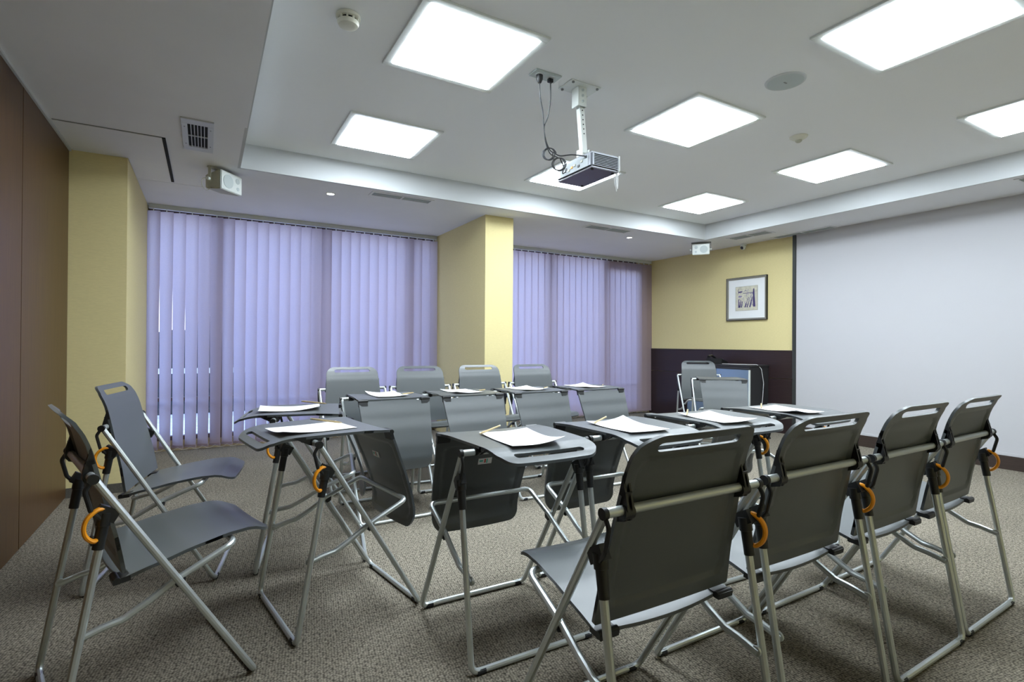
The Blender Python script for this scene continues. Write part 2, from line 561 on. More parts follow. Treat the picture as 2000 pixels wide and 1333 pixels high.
# ------------------------------------------------------------------ projection screen
XS = XR-0.028
ps = thing('projection_screen', 'large white projection screen covering most of the right wall', 'screen', (XS, 0, 0))
link('screen_surface', MB().box((-0.002, -1.3, 0.13), (0.0, 3.79, ZS-0.001)).mesh('screen_surface', M_screen, smooth=False), ps)
link('side_frame', MB().box((-0.012, 3.79, 0.0), (0.02, 3.835, ZS-0.002)).mesh('side_frame', M_frame_dark, bevel=0.002), ps)
link('bottom_bar', MB().box((-0.008, -1.3, 0.123), (0.006, 3.79, 0.15)).mesh('bottom_bar', M_screen, bevel=0.002), ps)
link('weight_seam', MB().box((-0.003, -1.3, 0.56), (-0.002, 3.79, 0.568)).mesh('weight_seam', M_screen, smooth=False), ps)

# ------------------------------------------------------------------ ceiling lights
FR = MB()
o_, i_ = 0.333, 0.298
for a, b in (((-o_, -o_), (o_, -i_)), ((-o_, i_), (o_, o_)), ((-o_, -i_), (-i_, i_)), ((i_, -i_), (o_, i_))):
    FR.box((a[0], a[1], -0.012), (b[0], b[1], -0.0005))
FRM = FR.mesh('frame', M_steelw, bevel=0.001)
LP = MB()
for a, b in (((-i_, -i_), (i_, -i_+0.01)), ((-i_, i_-0.01), (i_, i_)), ((-i_, -i_+0.01), (-i_+0.01, i_-0.01)), ((i_-0.01, -i_+0.01), (i_, i_-0.01))):
    LP.box((a[0], a[1], -0.011), (b[0], b[1], -0.0005))
LPM = LP.mesh('inner_lip', M_steelw, smooth=False)
DFM = MB().box((-0.288, -0.288, -0.018), (0.288, 0.288, -0.002)).mesh('diffuser', M_light, smooth=False)
lights = [(1.16, 2.52, 'square ceiling light panel above the left table row, nearest the camera'),
          (1.155, 3.89, 'square ceiling light panel nearest the left soffit and window side'),
          (2.925, 2.53, 'square ceiling light panel right of the projector'),
          (4.67, 2.54, 'square ceiling light panel just beyond the small round detector'),
          (4.68, 3.91, 'square ceiling light panel in the far corner of the tray ceiling'),
          (2.94, 1.19, 'largest looking ceiling light panel, upper right edge, nearest'),
          (4.71, 1.22, 'square ceiling light panel cut off by the right edge of the photo'),
          (2.915, 3.89, 'square ceiling light panel half hidden behind the projector'),
          (1.155, 1.19, 'unseen ceiling light panel over the camera position, added to light the room')]  # out of view, added at the free grid spot for its light
for x, y, lab in lights:
    t = thing('ceiling_light', lab, 'light', (x, y, ZC), 0, 'square ceiling light panels')
    link('frame', FRM, t)
    link('inner_lip', LPM, t)
    link('diffuser', DFM, t)
for x, y, lab in ((0.967, 4.94, 'small round downlight left, before the left blind'), (4.61, 4.98, 'small round downlight before the right blind')):
    t = thing('downlight', lab, 'light', (x, y, ZS), 0, 'small recessed downlights')
    link('trim_ring', MB().ring([(0.030, -0.001), (0.042, -0.001), (0.042, -0.005), (0.033, -0.007), (0.030, -0.001)], caps=False).mesh('trim_ring', M_steelw), t)
    link('lens', MB().ring([(0.031, -0.001), (0.031, -0.004)]).mesh('lens', M_down), t)

# smoke detectors and round ceiling speaker
t = thing('smoke_detector', 'round white smoke detector with dark vent slots, near the left light panels', 'detector', (0.569, 2.53, ZC))
link('base', MB().ring([(0.052, -0.0005), (0.056, -0.004), (0.056, -0.016), (0.050, -0.02)], seg=32).mesh('base', M_cream), t)
link('cap', MB().ring([(0.049, -0.032), (0.050, -0.038), (0.044, -0.050), (0.030, -0.054)], seg=32).mesh('cap', M_cream), t)
link('core', MB().ring([(0.040, -0.02), (0.040, -0.032)], seg=24).mesh('core', M_ventdark), t)
mb = MB()
for k in range(10):
    mb.box((0.041, -0.004, -0.033), (0.049, 0.004, -0.019), M=Matrix.Rotation(k*math.pi/5, 4, 'Z'))
link('rib', mb.mesh('rib', M_cream, smooth=False), t)['kind'] = 'stuff'
t = thing('motion_detector', 'small cone shaped detector between round speaker and far light panels', 'detector', (3.779, 2.287, ZC))
link('base', MB().ring([(0.062, -0.0005), (0.060, -0.008), (0.042, -0.020), (0.030, -0.027)], seg=32).mesh('base', M_cream), t)
link('tip', MB().ring([(0.022, -0.027), (0.022, -0.037), (0.014, -0.044)], seg=24).mesh('tip', M_ivory), t)
t = thing('ceiling_speaker', 'flat round grey speaker grille in the tray ceiling', 'speaker', (2.915, 1.845, ZC))
link('rim', MB().ring([(0.098, -0.0005), (0.110, -0.0005), (0.108, -0.006), (0.098, -0.008), (0.098, -0.0005)], seg=40, caps=False).mesh('rim', M_vent), t)
link('grille', MB().ring([(0.098, -0.0005), (0.098, -0.007), (0.05, -0.010), (0.01, -0.011)], seg=40).mesh('grille', M_grille), t)
link('badge', MB().box((-0.012, -0.004, -0.013), (0.012, 0.004, -0.0105)).mesh('badge', M_slotgrey, smooth=False), t)

# square vent on the left soffit
t = thing('ceiling_vent', 'white framed square vent grille on the left soffit', 'vent', (-0.055, 4.01, ZS))
vx, vy = 0.088, 0.295
ix, iy = 0.055, 0.215
mb = MB()
for a, b in (((-vx, -vy), (vx, -iy)), ((-vx, iy), (vx, vy)), ((-vx, -iy), (-ix, iy)), ((ix, -iy), (vx, iy))):
    mb.box((a[0], a[1], -0.010), (b[0], b[1], -0.0005))
link('frame', mb.mesh('frame', M_vent, bevel=0.001), t)
link('cavity', MB().box((-ix, -iy, -0.002), (ix, iy, -0.0005)).mesh('cavity', M_ventdark, smooth=False), t)
sl = MB().box((-0.0022, -iy, -0.009), (0.0022, iy, -0.002)).mesh('blade', M_vent, smooth=False)
for k in range(5):
    link('blade', sl, t, (-ix + (k+1)*2*ix/6, 0, 0))
link('crossbar', MB().box((-ix, -0.004, -0.0095), (ix, 0.004, -0.0025)).mesh('crossbar', M_vent, smooth=False), t)
sc_ = MB().ring([(0.004, -0.010), (0.004, -0.0125)], seg=10).mesh('screw', M_slotgrey)
for a in (-0.071, 0.071):
    for b in (-0.16, 0.16):
        link('screw', sc_, t, (a, b, 0))

# access hatch of the left soffit
t = thing('access_hatch', 'ceiling access hatch with dark joint beside the wood wall', 'hatch', (0, 0, ZS))
link('hatch_panel', MB().box((-0.82, 4.168, -0.006), (-0.262, 4.752, -0.0005)).box((XC1+0.004, 4.752, -0.006), (-0.262, 5.262, -0.0005)).mesh('hatch_panel', M_soffit, smooth=False), t)
link('joint', MB().box((-0.82, 4.160, -0.004), (-0.26, 4.168, -0.0003)).mesh('joint', M_slotgrey, smooth=False), t)
link('joint', MB().box((-0.262, 4.165, -0.0075), (-0.242, 5.262, -0.0003)).mesh('joint', M_ventdark, smooth=False), t)
link('joint', MB().box((XC1+0.004, 5.262, -0.004), (-0.25, 5.270, -0.0003)).mesh('joint', M_slotgrey, smooth=False), t)

# linear air slots
def slot_vent(x0, y0, x1, y1, lab):
    t = thing('linear_vent', lab, 'vent', ((x0+x1)/2, (y0+y1)/2, ZS), 0, 'linear air slots in the lower ceiling')
    hx, hy = (x1-x0)/2, (y1-y0)/2
    mb = MB()
    fr = 0.022
    for a, b in (((-hx, -hy), (hx, -hy+fr)), ((-hx, hy-fr), (hx, hy)), ((-hx, -hy+fr), (-hx+fr, hy-fr)), ((hx-fr, -hy+fr), (hx, hy-fr))):
        mb.box((a[0], a[1], -0.006), (b[0], b[1], -0.0005))
    link('frame', mb.mesh('frame', M_soffit, smooth=False), t)
    link('cavity', MB().box((-hx+fr, -hy+fr, -0.002), (hx-fr, hy-fr, -0.0005)).mesh('cavity', M_slotgrey, smooth=False), t)
    long_x = hx > hy
    L = (hx if long_x else hy)-fr
    W = (hy if long_x else hx)-fr
    for k in range(3):
        c_ = -W + (k+1)*2*W/4
        a = (-L, c_-0.004, -0.006) if long_x else (c_-0.004, -L, -0.006)
        b = (L, c_+0.004, -0.002) if long_x else (c_+0.004, L, -0.002)
        link('blade', MB().box(a, b).mesh('blade', M_grille, smooth=False), t)
    a = (-0.008, -W, -0.0065) if long_x else (-W, -0.008, -0.0065)
    b = (0.008, W, -0.002) if long_x else (W, 0.008, -0.002)
    link('divider', MB().box(a, b).mesh('divider', M_soffit, smooth=False), t)
slot_vent(1.27, 4.66, 1.86, 4.80, 'linear air slot between left downlight and middle column')
slot_vent(3.74, 4.66, 4.38, 4.83, 'linear air slot right of the middle column')
slot_vent(5.68, 3.83, 5.87, 4.38, 'linear air slot above the framed picture')
slot_vent(6.08, 3.30, 6.24, 4.04, 'linear air slot at the top of the screen edge')
slot_vent(5.62, 1.05, 5.80, 1.62, 'linear air slot at the right edge, above the screen')

# ------------------------------------------------------------------ wall speakers
def speaker(name, label, loc, rz, tilt, w_, h_, d_, side_flip=1, cable=False, ctilt=0.0):
    t = thing(name, label, 'speaker', loc, rz)
    Mx = Matrix.Translation((0, 0, -h_/2-0.028)) @ Matrix.Rotation(tilt, 4, 'X') @ Matrix.Rotation(ctilt, 4, 'Y')
    body = MB()
    # front faces -Y, cabinet narrows to the rear
    vs = []
    for y, s in ((-d_/2, 1.0), (-d_/2+0.03, 1.0), (d_/2, 0.72)):
        for x, z in ((-1, -1), (1, -1), (1, 1), (-1, 1)):
            vs.append(Mx @ Vector((x*w_/2*s, y, z*h_/2*s)))
    body.add(vs, [(0,1,2,3), (0,4,5,1), (1,5,6,2), (2,6,7,3), (3,7,4,0), (4,8,9,5), (5,9,10,6), (6,10,11,7), (7,11,8,4), (11,10,9,8)])
    link('cabinet', body.mesh('cabinet', M_ivory if cable else M_white, bevel=0.008), t)
    fr = MB().box((-w_/2-0.002, -d_/2-0.008, -h_/2-0.002), (w_/2+0.002, -d_/2+0.004, h_/2+0.002), M=Mx)
    link('front_panel', fr.mesh('front_panel', M_white, bevel=0.010), t)
    Rx = Mx @ Matrix.Translation((side_flip*w_*0.17, -d_/2-0.008, 0)) @ Matrix.Rotation(math.pi/2, 4, 'X')
    link('woofer_grille', MB().ring([(h_*0.36, 0.0), (h_*0.36, 0.003), (h_*0.30, 0.0045)], M=Rx, seg=28).mesh('woofer_grille', M_grille), t)
    for dz in (0.2, ):
        Rx = Mx @ Matrix.Translation((-side_flip*w_*0.28, -d_/2-0.008, h_*dz)) @ Matrix.Rotation(math.pi/2, 4, 'X')
        link('tweeter', MB().ring([(h_*0.15, 0.0), (h_*0.15, 0.003), (h_*0.10, 0.004)], M=Rx, seg=24).mesh('tweeter', M_grille), t)
    Rx = Mx @ Matrix.Translation((-side_flip*w_*0.30, -d_/2-0.008, -h_*0.22)) @ Matrix.Rotation(math.pi/2, 4, 'X')
    link('port', MB().ring([(h_*0.10, 0.0), (h_*0.10, 0.002)], M=Rx, seg=20).mesh('port', M_grille), t)
    # U bracket over the ceiling side and both ends
    br = MB()
    br.box((-w_/2-0.018, -0.02, -0.012), (w_/2+0.018, 0.02, -0.0005))
    br.box((-w_/2-0.018, -0.012, -h_/2-0.045), (-w_/2-0.012, 0.012, -0.012))
    br.box((w_/2+0.012, -0.012, -h_/2-0.045), (w_/2+0.018, 0.012, -0.012))
    link('bracket', br.mesh('bracket', M_ivory if cable else M_slotgrey, bevel=0.001), t)
    for s in (-1, 1):
        Rk = Mx @ Matrix.Translation((s*(w_/2+0.019), 0, 0)) @ Matrix.Rotation(math.pi/2, 4, 'Y')
        link('knob', MB().ring([(0.012, -0.018), (0.012, 0.006), (0.008, 0.009)], M=Rk, seg=16).mesh('knob', M_white), t)
    if cable:
        pts = [(-w_/2-0.01, 0.02, -h_*0.5-0.02)]
        for k in range(11):
            a = R(120 + k*26)
            pts.append((-w_/2-0.015+0.045*math.cos(a), 0.03, -h_*0.5-0.065+0.045*math.sin(a)))
        link('cable', MB().tube(pts, 0.0025, 6).mesh('cable', M_ivory), t)
    return t
speaker('wall_speaker', 'cream box speaker hanging from the left soffit beside the square vent', (0.10, 4.74, ZS), R(48), R(0), 0.225, 0.145, 0.165, -1, cable=True, ctilt=0)
speaker('wall_speaker', 'white box speaker hanging under the far ceiling corner above the picture', (5.64, 4.73, ZS), R(-52), R(6), 0.21, 0.135, 0.14, 1)

# dome camera
t = thing('security_camera', 'small white dome security camera on the yellow wall near ceiling', 'camera', (XR-0.06, 4.50, ZS))
link('mount', MB().ring([(0.040, -0.0005), (0.042, -0.02), (0.030, -0.035)], seg=24).mesh('mount', M_white), t)
Md = Matrix.Translation((-0.008, 0, -0.045)) @ Matrix.Rotation(R(-115), 4, 'Y')
link('eyeball', MB().ring([(0.012, -0.032), (0.028, -0.020), (0.036, 0.0), (0.032, 0.018), (0.022, 0.028)], M=Md, seg=24).mesh('eyeball', M_white), t)
link('lens', MB().ring([(0.021, 0.026), (0.021, 0.031), (0.012, 0.034)], M=Md, seg=20).mesh('lens', M_black), t)

# ------------------------------------------------------------------ framed picture
t = thing('framed_picture', 'framed purple abstract print with white mount on the yellow wall', 'picture', (XR, 4.485, 1.727))
hw, hh, fwid = 0.298, 0.285, 0.022
mb = MB()
for a, b in (((-hw, -hh), (hw, -hh+fwid)), ((-hw, hh-fwid), (hw, hh)), ((-hw, -hh+fwid), (-hw+fwid, hh-fwid)), ((hw-fwid, -hh+fwid), (hw, hh-fwid))):
    mb.box((-0.032, a[0], a[1]), (-0.0005, b[0], b[1]))
link('frame', mb.mesh('frame', M_gold, bevel=0.003), t)
mb = MB()
e_ = 0.004
for a, b in (((-hw-e_, -hh-e_), (hw+e_, -hh)), ((-hw-e_, hh), (hw+e_, hh+e_)), ((-hw-e_, -hh), (-hw, hh)), ((hw, -hh), (hw+e_, hh))):
    mb.box((-0.034, a[0], a[1]), (-0.0005, b[0], b[1]))
link('outer_edge', mb.mesh('outer_edge', M_black, smooth=False), t)
link('mount', MB().box((-0.014, -hw+fwid, -hh+fwid), (-0.004, hw-fwid, hh-fwid)).mesh('mount', M_mat, smooth=False), t)
pr_ = link('print', MB().box((-0.0155, -0.163, -0.158), (-0.014, 0.163, 0.162)).mesh('print', M_print, smooth=False), t)
mb = MB()
for a, b in (((-0.166, -0.161), (0.166, -0.158)), ((-0.166, 0.162), (0.166, 0.165)), ((-0.166, -0.158), (-0.163, 0.162)), ((0.163, -0.158), (0.166, 0.162))):
    mb.box((-0.017, a[0], a[1]), (-0.014, b[0], b[1]))
link('mount_edge', mb.mesh('mount_edge', M_gold, smooth=False), pr_)
def stroke(mb, y0, z0, y1, z1, w0, w1, x, mi=0):
    n = 5
    L_, R_ = [], []
    dy, dz = y1-y0, z1-z0
    ln = math.hypot(dy, dz)
    py, pz = -dz/ln, dy/ln
    for k in range(n+1):
        q = k/n
        ww = (w0*(1-q)+w1*q)*(0.8+0.4*random.random())
        cy, cz = y0+dy*q+random.uniform(-.002, .002), z0+dz*q
        L_.append((x, cy+py*ww/2, cz+pz*ww/2))
        R_.append((x, cy-py*ww/2, cz-pz*ww/2))
    vs = L_+R_
    fs = [(k, k+1, n+2+k, n+1+k) for k in range(n)]
    mb.add(vs, fs, mi)
ink = MB()
# abstract plant-like strokes (y grows to the left of the picture as seen)
stroke(ink, -0.115, -0.115, -0.108, 0.125, 0.040, 0.016, -0.0162)
stroke(ink, -0.10, 0.070, 0.05, 0.072, 0.008, 0.006, -0.0163)
for y0, y1, zt in ((0.10, 0.085, -0.01), (0.075, 0.06, -0.03), (0.02, -0.01, -0.03), (-0.05, -0.09, 0.02), (-0.01, -0.035, -0.04), (0.115, 0.12, 0.0)):
    stroke(ink, y0, -0.118, y1, zt, 0.020, 0.006, -0.0162)
for k in range(46):
    y = random.uniform(-0.10, 0.125)
    z = random.uniform(-0.10, 0.10)
    stroke(ink, y, z, y+random.uniform(-0.02, 0.02), z+random.uniform(0.01, 0.04), 0.008, 0.004, -0.0161-0.0001*random.random(), random.choice((0, 1, 1)))
stroke(ink, 0.125, 0.09, 0.06, 0.095, 0.02, 0.014, -0.0162)
stroke(ink, 0.12, 0.03, 0.065, 0.034, 0.026, 0.012, -0.0162, 1)
link('ink', ink.mesh('ink', [M_ink, M_ink2], smooth=False), pr_)

# ------------------------------------------------------------------ cabinet with phone
cabx0, cabx1, caby0, caby1 = 5.852, XR-0.02, 4.158, 5.16
t = thing('low_cabinet', 'black low cabinet with blue reflection painted on its glass front under the framed picture', 'cabinet', (0, 0, 0))
link('carcass', MB().box((cabx0+0.022, caby0, 0.0), (cabx1, caby1, 0.828)).mesh('carcass', M_cab, bevel=0.003), t)
link('top_board', MB().box((cabx0-0.008, caby0-0.01, 0.829), (cabx1, caby1+0.01, 0.850)).mesh('top_board', M_cab, bevel=0.003), t)
for ya, yb in ((caby0+0.02, 4.655), (4.662, caby1-0.02)):
    d = link('door', MB().box((cabx0+0.006, ya, 0.04), (cabx0+0.0215, yb, 0.790)).mesh('door', M_mirror, bevel=0.002), t)
link('edge_strip', MB().box((cabx0, caby0+0.002, 0.03), (cabx0+0.021, caby0+0.017, 0.790)).mesh('edge_strip', M_steelw, bevel=0.001), t)
link('header', MB().box((cabx0+0.002, caby0+0.002, 0.793), (cabx0+0.0215, caby1-0.002, 0.827)).mesh('header', M_cab, smooth=False), t)
t = thing('desk_phone', 'black desk phone with corded handset on the low cabinet', 'phone', (6.03, 4.78, 0.850), R(-78))
body = MB()
body.prism([(-0.095, 0.0), (0.095, 0.0), (0.095, 0.022), (-0.095, 0.075)], (-0.11, 0.11), M=Matrix(((0,0,1,0),(1,0,0,0),(0,1,0,0),(0,0,0,1))))
link('base', body.mesh('base', M_black, bevel=0.006), t)
hs = MB()
pts = [(-0.075, -0.09, 0.088), (-0.075, -0.06, 0.104), (-0.075, 0.0, 0.108), (-0.075, 0.06, 0.086), (-0.075, 0.095, 0.060)]
hs.tube([(p[0], p[1], p[2]) for p in pts], [0.022, 0.014, 0.012, 0.014, 0.022], 10)
link('handset', hs.mesh('handset', M_black), t)
link('display', MB().box((-0.02, 0.02, 0.0), (0.09, 0.07, 0.004), M=Matrix.Translation((0, -0.07, 0.072)) @ Matrix.Rotation(R(-15), 4, 'X')).mesh('display', M_grille, smooth=False), t)
keys = MB()
for i in range(4):
    for j in range(3):
        keys.box((-0.015+j*0.03, -0.002+i*0.022, 0.0), (0.005+j*0.03, 0.012+i*0.022, 0.004), M=Matrix.Translation((0, -0.0, 0.053)) @ Matrix.Rotation(R(-15), 4, 'X'))
link('keypad', keys.mesh('keypad', M_grille, smooth=False), t)['kind'] = 'stuff'
cab = MB().tube(fillet([(5.93, 4.62, 0.855), (5.90, 4.42, 0.855), (5.97, 4.26, 0.856), (6.02, 4.165, 0.857), (6.06, 4.138, 0.80), (6.10, 4.135, 0.62), (6.09, 4.14, 0.45), (6.05, 4.14, 0.2), (6.02, 4.12, 0.004), (5.97, 4.05, 0.004)], 0.04), 0.0032, 6)
o = link('cable', cab.mesh('cable', M_wcable))
tag(o, 'thin white cable hanging down the side of the low cabinet', 'cable')

# ------------------------------------------------------------------ projector
t = thing('projector', 'silver projector with dark underside hanging from a white ceiling mount', 'projector', (0, 0, 0))
pxa, pxb, pya, pyb, pza, pzb = 1.958, 2.176, 2.44, 2.80, 2.152, 2.252
link('housing', MB().box((pxa, pya, pza+0.006), (pxb, pyb, pzb)).mesh('housing', M_projgrey, bevel=0.010), t)
link('bottom_plate', MB().box((pxa+0.006, pya+0.006, pza), (pxb-0.006, pyb-0.006, pza+0.007)).mesh('bottom_plate', M_projdark, bevel=0.002), t)
for (x, y) in ((pxa+0.03, pya+0.03), (pxb-0.03, pya+0.03), (pxb-0.03, pyb-0.03)):
    link('foot', MB().ring([(0.008, pza-0.006), (0.009, pza)], c=(x, y, 0), seg=14).mesh('foot', M_black), t)
g = link('vent_grille', MB().box((pxa+0.022, pya-0.001, pza+0.018), (pxb-0.014, pya+0.001, pzb-0.014)).mesh('vent_grille', M_ventdark, smooth=False), t)
bl = MB().box((pxa+0.020, pya-0.0022, -0.0012), (pxb-0.012, pya+0.001, 0.0012)).mesh('louver', M_projgrey, smooth=False)
for k in range(8):
    link('louver', bl, g, (0, 0, pza+0.018 + k*(pzb-pza-0.032)/7))
link('connector_panel', MB().box((pxa-0.0015, pya+0.03, pza+0.015), (pxa+0.001, pyb-0.05, pzb-0.02)).mesh('connector_panel', M_conn, smooth=False), t)
for k, (y, z, m_) in enumerate(((2.49, 2.225, M_black), (2.53, 2.21, M_ivory), (2.56, 2.19, M_black), (2.60, 2.205, M_ivory), (2.63, 2.20, M_orange), (2.66, 2.19, M_ivory), (2.69, 2.205, M_black))):
    link('socket', MB().box((pxa-0.006, y-0.009, z-0.006), (pxa-0.001, y+0.009, z+0.006)).mesh('socket', m_, smooth=False), t)
link('lens_ring', MB().ring([(0.036, 0), (0.036, 0.02), (0.028, 0.022)], M=Matrix.Translation((pxb, 2.70, 2.20)) @ Matrix.Rotation(math.pi/2, 4, 'Y'), seg=28).mesh('lens_ring', M_black), t)
link('trim_strip', MB().box((pxb-0.008, pya-0.006, pza+0.006), (pxb-0.001, pya, pzb)).mesh('trim_strip', M_steelw, bevel=0.001), t)
# mount
mt = link('ceiling_plate', MB().box((1.83, 2.46, ZC-0.006), (2.045, 2.60, ZC-0.0005)).mesh('ceiling_plate', M_steelw, bevel=0.001), t)
for x in (1.848, 2.027):
    for y in (2.475, 2.585):
        link('bolt', MB().ring([(0.008, ZC-0.014), (0.008, ZC-0.006)], c=(x, y, 0), seg=8).mesh('bolt', M_slotgrey), mt)
link('socket_bracket', B(((1.905, 2.500, 2.53), (1.909, 2.565, ZC-0.006)), ((1.965, 2.500, 2.53), (1.969, 2.565, ZC-0.006)), ((1.909, 2.500, 2.53), (1.965, 2.504, ZC-0.006))).mesh('socket_bracket', M_steelw, bevel=0.001), t)
p0, p1 = Vector((1.937, 2.532, 2.60)), Vector((1.992, 2.56, 2.275))
dz_ = (p1-p0).normalized()
dx_ = Vector((0, 1, 0)).cross(dz_).normalized()
zq = Matrix((dx_, dz_.cross(dx_), dz_)).transposed().to_4x4()
pl = link('pole', MB().box((-0.018, -0.018, 0), (0.018, 0.018, (p1-p0).length), M=Matrix.Translation(p0) @ zq).mesh('pole', M_steelw, bevel=0.002), t)
d = (p1-p0).normalized()
hm = MB()
for k in range(6):
    c_ = p0 + d*(0.085+0.027*k) - zq.to_3x3() @ Vector((0, 0.0185, 0))
    hm.ring([(0.0042, -0.0005), (0.0042, 0.001)], M=Matrix.Translation(c_) @ Matrix.Rotation(math.pi/2, 4, 'X'), seg=10)
link('hole', hm.mesh('hole', M_ventdark), pl)['kind'] = 'stuff'
for k in range(3):
    link('bolt', MB().ring([(0.008, 0), (0.008, 0.006)], M=Matrix.Translation((1.937, 2.500, 2.625-0.033*k)) @ Matrix.Rotation(math.pi/2, 4, 'X'), seg=6).mesh('bolt', M_grille), t)
link('mount_head', B(((1.965, 2.535, 2.2525), (2.02, 2.595, 2.262)), ((1.965, 2.535, 2.262), (1.971, 2.595, 2.295)), ((2.014, 2.535, 2.262), (2.02, 2.595, 2.295))).mesh('mount_head', M_steelw, bevel=0.001), t)
# hanging white cable tie at the front edge
lp = MB()
for k, (a, b) in enumerate(((0.010, 0.10), (0.006, 0.115), (0.014, 0.09))):
    pts = []
    for j in range(13):
        an = 2*math.pi*j/12
        pts.append((2.168+a*math.sin(an)*0.9-0.004*k, 2.452+0.004*k+a*math.sin(an)*0.4, pza-b/2+0.004+math.cos(an)*b/2))
    lp.tube(pts, 0.0028, 6)
link('cable_tie', lp.mesh('cable_tie', M_wcable), t)
# ceiling outlet with plugs and cables
proj = t
t = thing('ceiling_outlet', 'grey double socket plate in the ceiling beside the projector mount', 'outlet', (1.675, 2.51, ZC))
link('plate', MB().box((-0.088, -0.043, -0.010), (0.088, 0.043, -0.0005)).mesh('plate', M_grille, bevel=0.003), t)
for x in (-0.04, 0.035):
    link('insert', MB().ring([(0.026, -0.0125), (0.028, -0.010)], c=(x, 0, 0), seg=24).mesh('insert', M_vent), t)
t = proj
link('plug', MB().ring([(0.010, ZC-0.055), (0.019, ZC-0.035), (0.020, ZC-0.013)], c=(1.635, 2.51, 0), seg=18).mesh('plug', M_black), t)
link('plug', MB().box((1.695, 2.500, ZC-0.034), (1.725, 2.522, ZC-0.013)).mesh('plug', M_black, bevel=0.002), t)
def smooth(pts, n=6):
    P = [Vector(p) for p in pts]
    P = [P[0]] + P + [P[-1]]
    out = []
    for i in range(1, len(P)-2):
        a, b, c_, d_ = P[i-1], P[i], P[i+1], P[i+2]
        for k in range(n):
            q = k/n
            out.append(0.5*((2*b) + (c_-a)*q + (2*a-5*b+4*c_-d_)*q*q + (3*b-a-3*c_+d_)*q**3))
    out.append(P[-2])
    return out
def coil(cx, cy, cz, r, n, ph, lean):
    return [(cx+r*math.cos(ph+6.283*k/8)*0.86+lean*k*0.0012, cy-r*math.cos(ph+6.283*k/8)*0.5, cz+r*1.05*math.sin(ph+6.283*k/8)) for k in range(int(8*n)+1)]
c1 = [(1.635, 2.51, ZC-0.05), (1.640, 2.51, 2.52), (1.665, 2.52, 2.44), (1.68, 2.53, 2.36), (1.70, 2.54, 2.28), (1.735, 2.545, 2.22)] + coil(1.80, 2.56, 2.175, 0.036, 2, 1.6, 1) + [(1.85, 2.57, 2.17), (pxa-0.05, 2.66, 2.165), (pxa-0.004, 2.69, 2.19)]
c2 = [(1.71, 2.51, ZC-0.03), (1.712, 2.512, 2.52), (1.70, 2.52, 2.42), (1.685, 2.535, 2.36), (1.71, 2.55, 2.29), (1.74, 2.55, 2.24)] + coil(1.75, 2.565, 2.225, 0.034, 2, 0.2, -1) + [(1.83, 2.58, 2.235), (pxa-0.06, 2.55, 2.245), (pxa-0.004, 2.49, 2.228)]
for c_ in (c1, c2):
    link('cable', MB().tube(smooth(c_), 0.0036, 6).mesh('wire', M_cable), t)

# ------------------------------------------------------------------ folding chair / table units
WT_, WF, WB = 0.262, 0.247, 0.256
TY, TZ = 0.0, 0.727
FY, BY = 0.432, -0.072
RT = 0.0105
def side_sign(mb_fn):
    return {s: mb_fn(s) for s in (-1, 1)}
def lerp(a, b, q): return a+(b-a)*q
UNIT = {}
for s in (-1, 1):
    # front leg : crossbar end -> front floor corner
    top = (s*WT_, TY+0.004, TZ-0.004)
    pts = fillet([top, (s*WF, FY, RT+0.002), (s*(WF-0.06), FY, RT+0.002)], 0.035)
    UNIT['front_leg', s] = MB().tube(pts, RT).mesh('leg', M_metal)
    J = (s*0.254, 0.030, 0.615)
    pts = fillet([J, (s*WB, BY, RT+0.002), (s*(WB-0.06), BY, RT+0.002)], 0.035)
    UNIT['rear_leg', s] = MB().tube(pts, RT).mesh('leg', M_metal)
    # sleeve
    d = Vector((0.002*s, BY-0.030, -0.603)).normalized()
    a = Vector(J)+Vector((0, 0, 0.014))
    sl = MB().tube([a, a+d*0.035, a+d*0.036, a+d*0.10], [0.0175, 0.0175, 0.0145, 0.014], 14)
    sl.box((-0.010 if s > 0 else -0.014, -0.022, -0.02), (0.014 if s > 0 else 0.010, 0.03, 0.016), M=Matrix.Translation(a) @ Matrix.Rotation(R(-30), 4, 'X'))
    UNIT['sleeve', s] = sl.mesh('sleeve', M_black, bevel=0)
    # black swing arm from crossbar end to sleeve
    xa = s*0.268
    pts = fillet([(xa, 0.000, TZ), (xa, -0.018, 0.698), (xa, -0.004, 0.640), (s*0.263, 0.022, 0.610)], 0.02)
    ar = MB().tube(pts, 0.0062, 8, flat=(0.8, 1, 1))
    ar.ring([(0.0138, -0.006), (0.0138, 0.006)], M=Matrix.Translation((xa, 0, TZ)) @ Matrix.Rotation(math.pi/2, 4, 'Y'), seg=18)
    UNIT['arm', s] = ar.mesh('arm', M_black)
    # pads
    UNIT['pad', s] = MB().ring([(0.0113, -0.016), (0.0113, 0.016)], M=Matrix.Rotation(math.pi/2, 4, 'Y'), seg=14).mesh('foot_pad', M_pad)
    # rivets
    UNIT['rivet', s] = MB().ring([(0.006, -0.013), (0.006, 0.012), (0.003, 0.0145)], M=Matrix.Rotation(s*math.pi/2, 4, 'Y'), seg=10).mesh('rivet', M_metal)
UNIT['crossbar'] = MB().tube([(-0.268, TY, TZ), (0.268, TY, TZ)], 0.0115, 14).mesh('crossbar', M_metal)
UNIT['floor_bar_f'] = MB().tube([(-WF+0.06, FY, RT+0.002), (WF-0.06, FY, RT+0.002)], RT).mesh('floor_bar', M_metal)
UNIT['floor_bar_b'] = MB().tube([(-WB+0.06, BY, RT+0.002), (WB-0.06, BY, RT+0.002)], RT).mesh('floor_bar', M_metal)
xk = 0.235
pts = [(-xk, -0.028, 0.288), (-xk, 0.030, 0.302), (-xk, 0.075, 0.308), (-xk, 0.135, 0.338), (-xk, 0.205, 0.380), (-xk, 0.372, 0.452)]
full = pts + [(-x, y, z) for x, y, z in reversed(pts)]
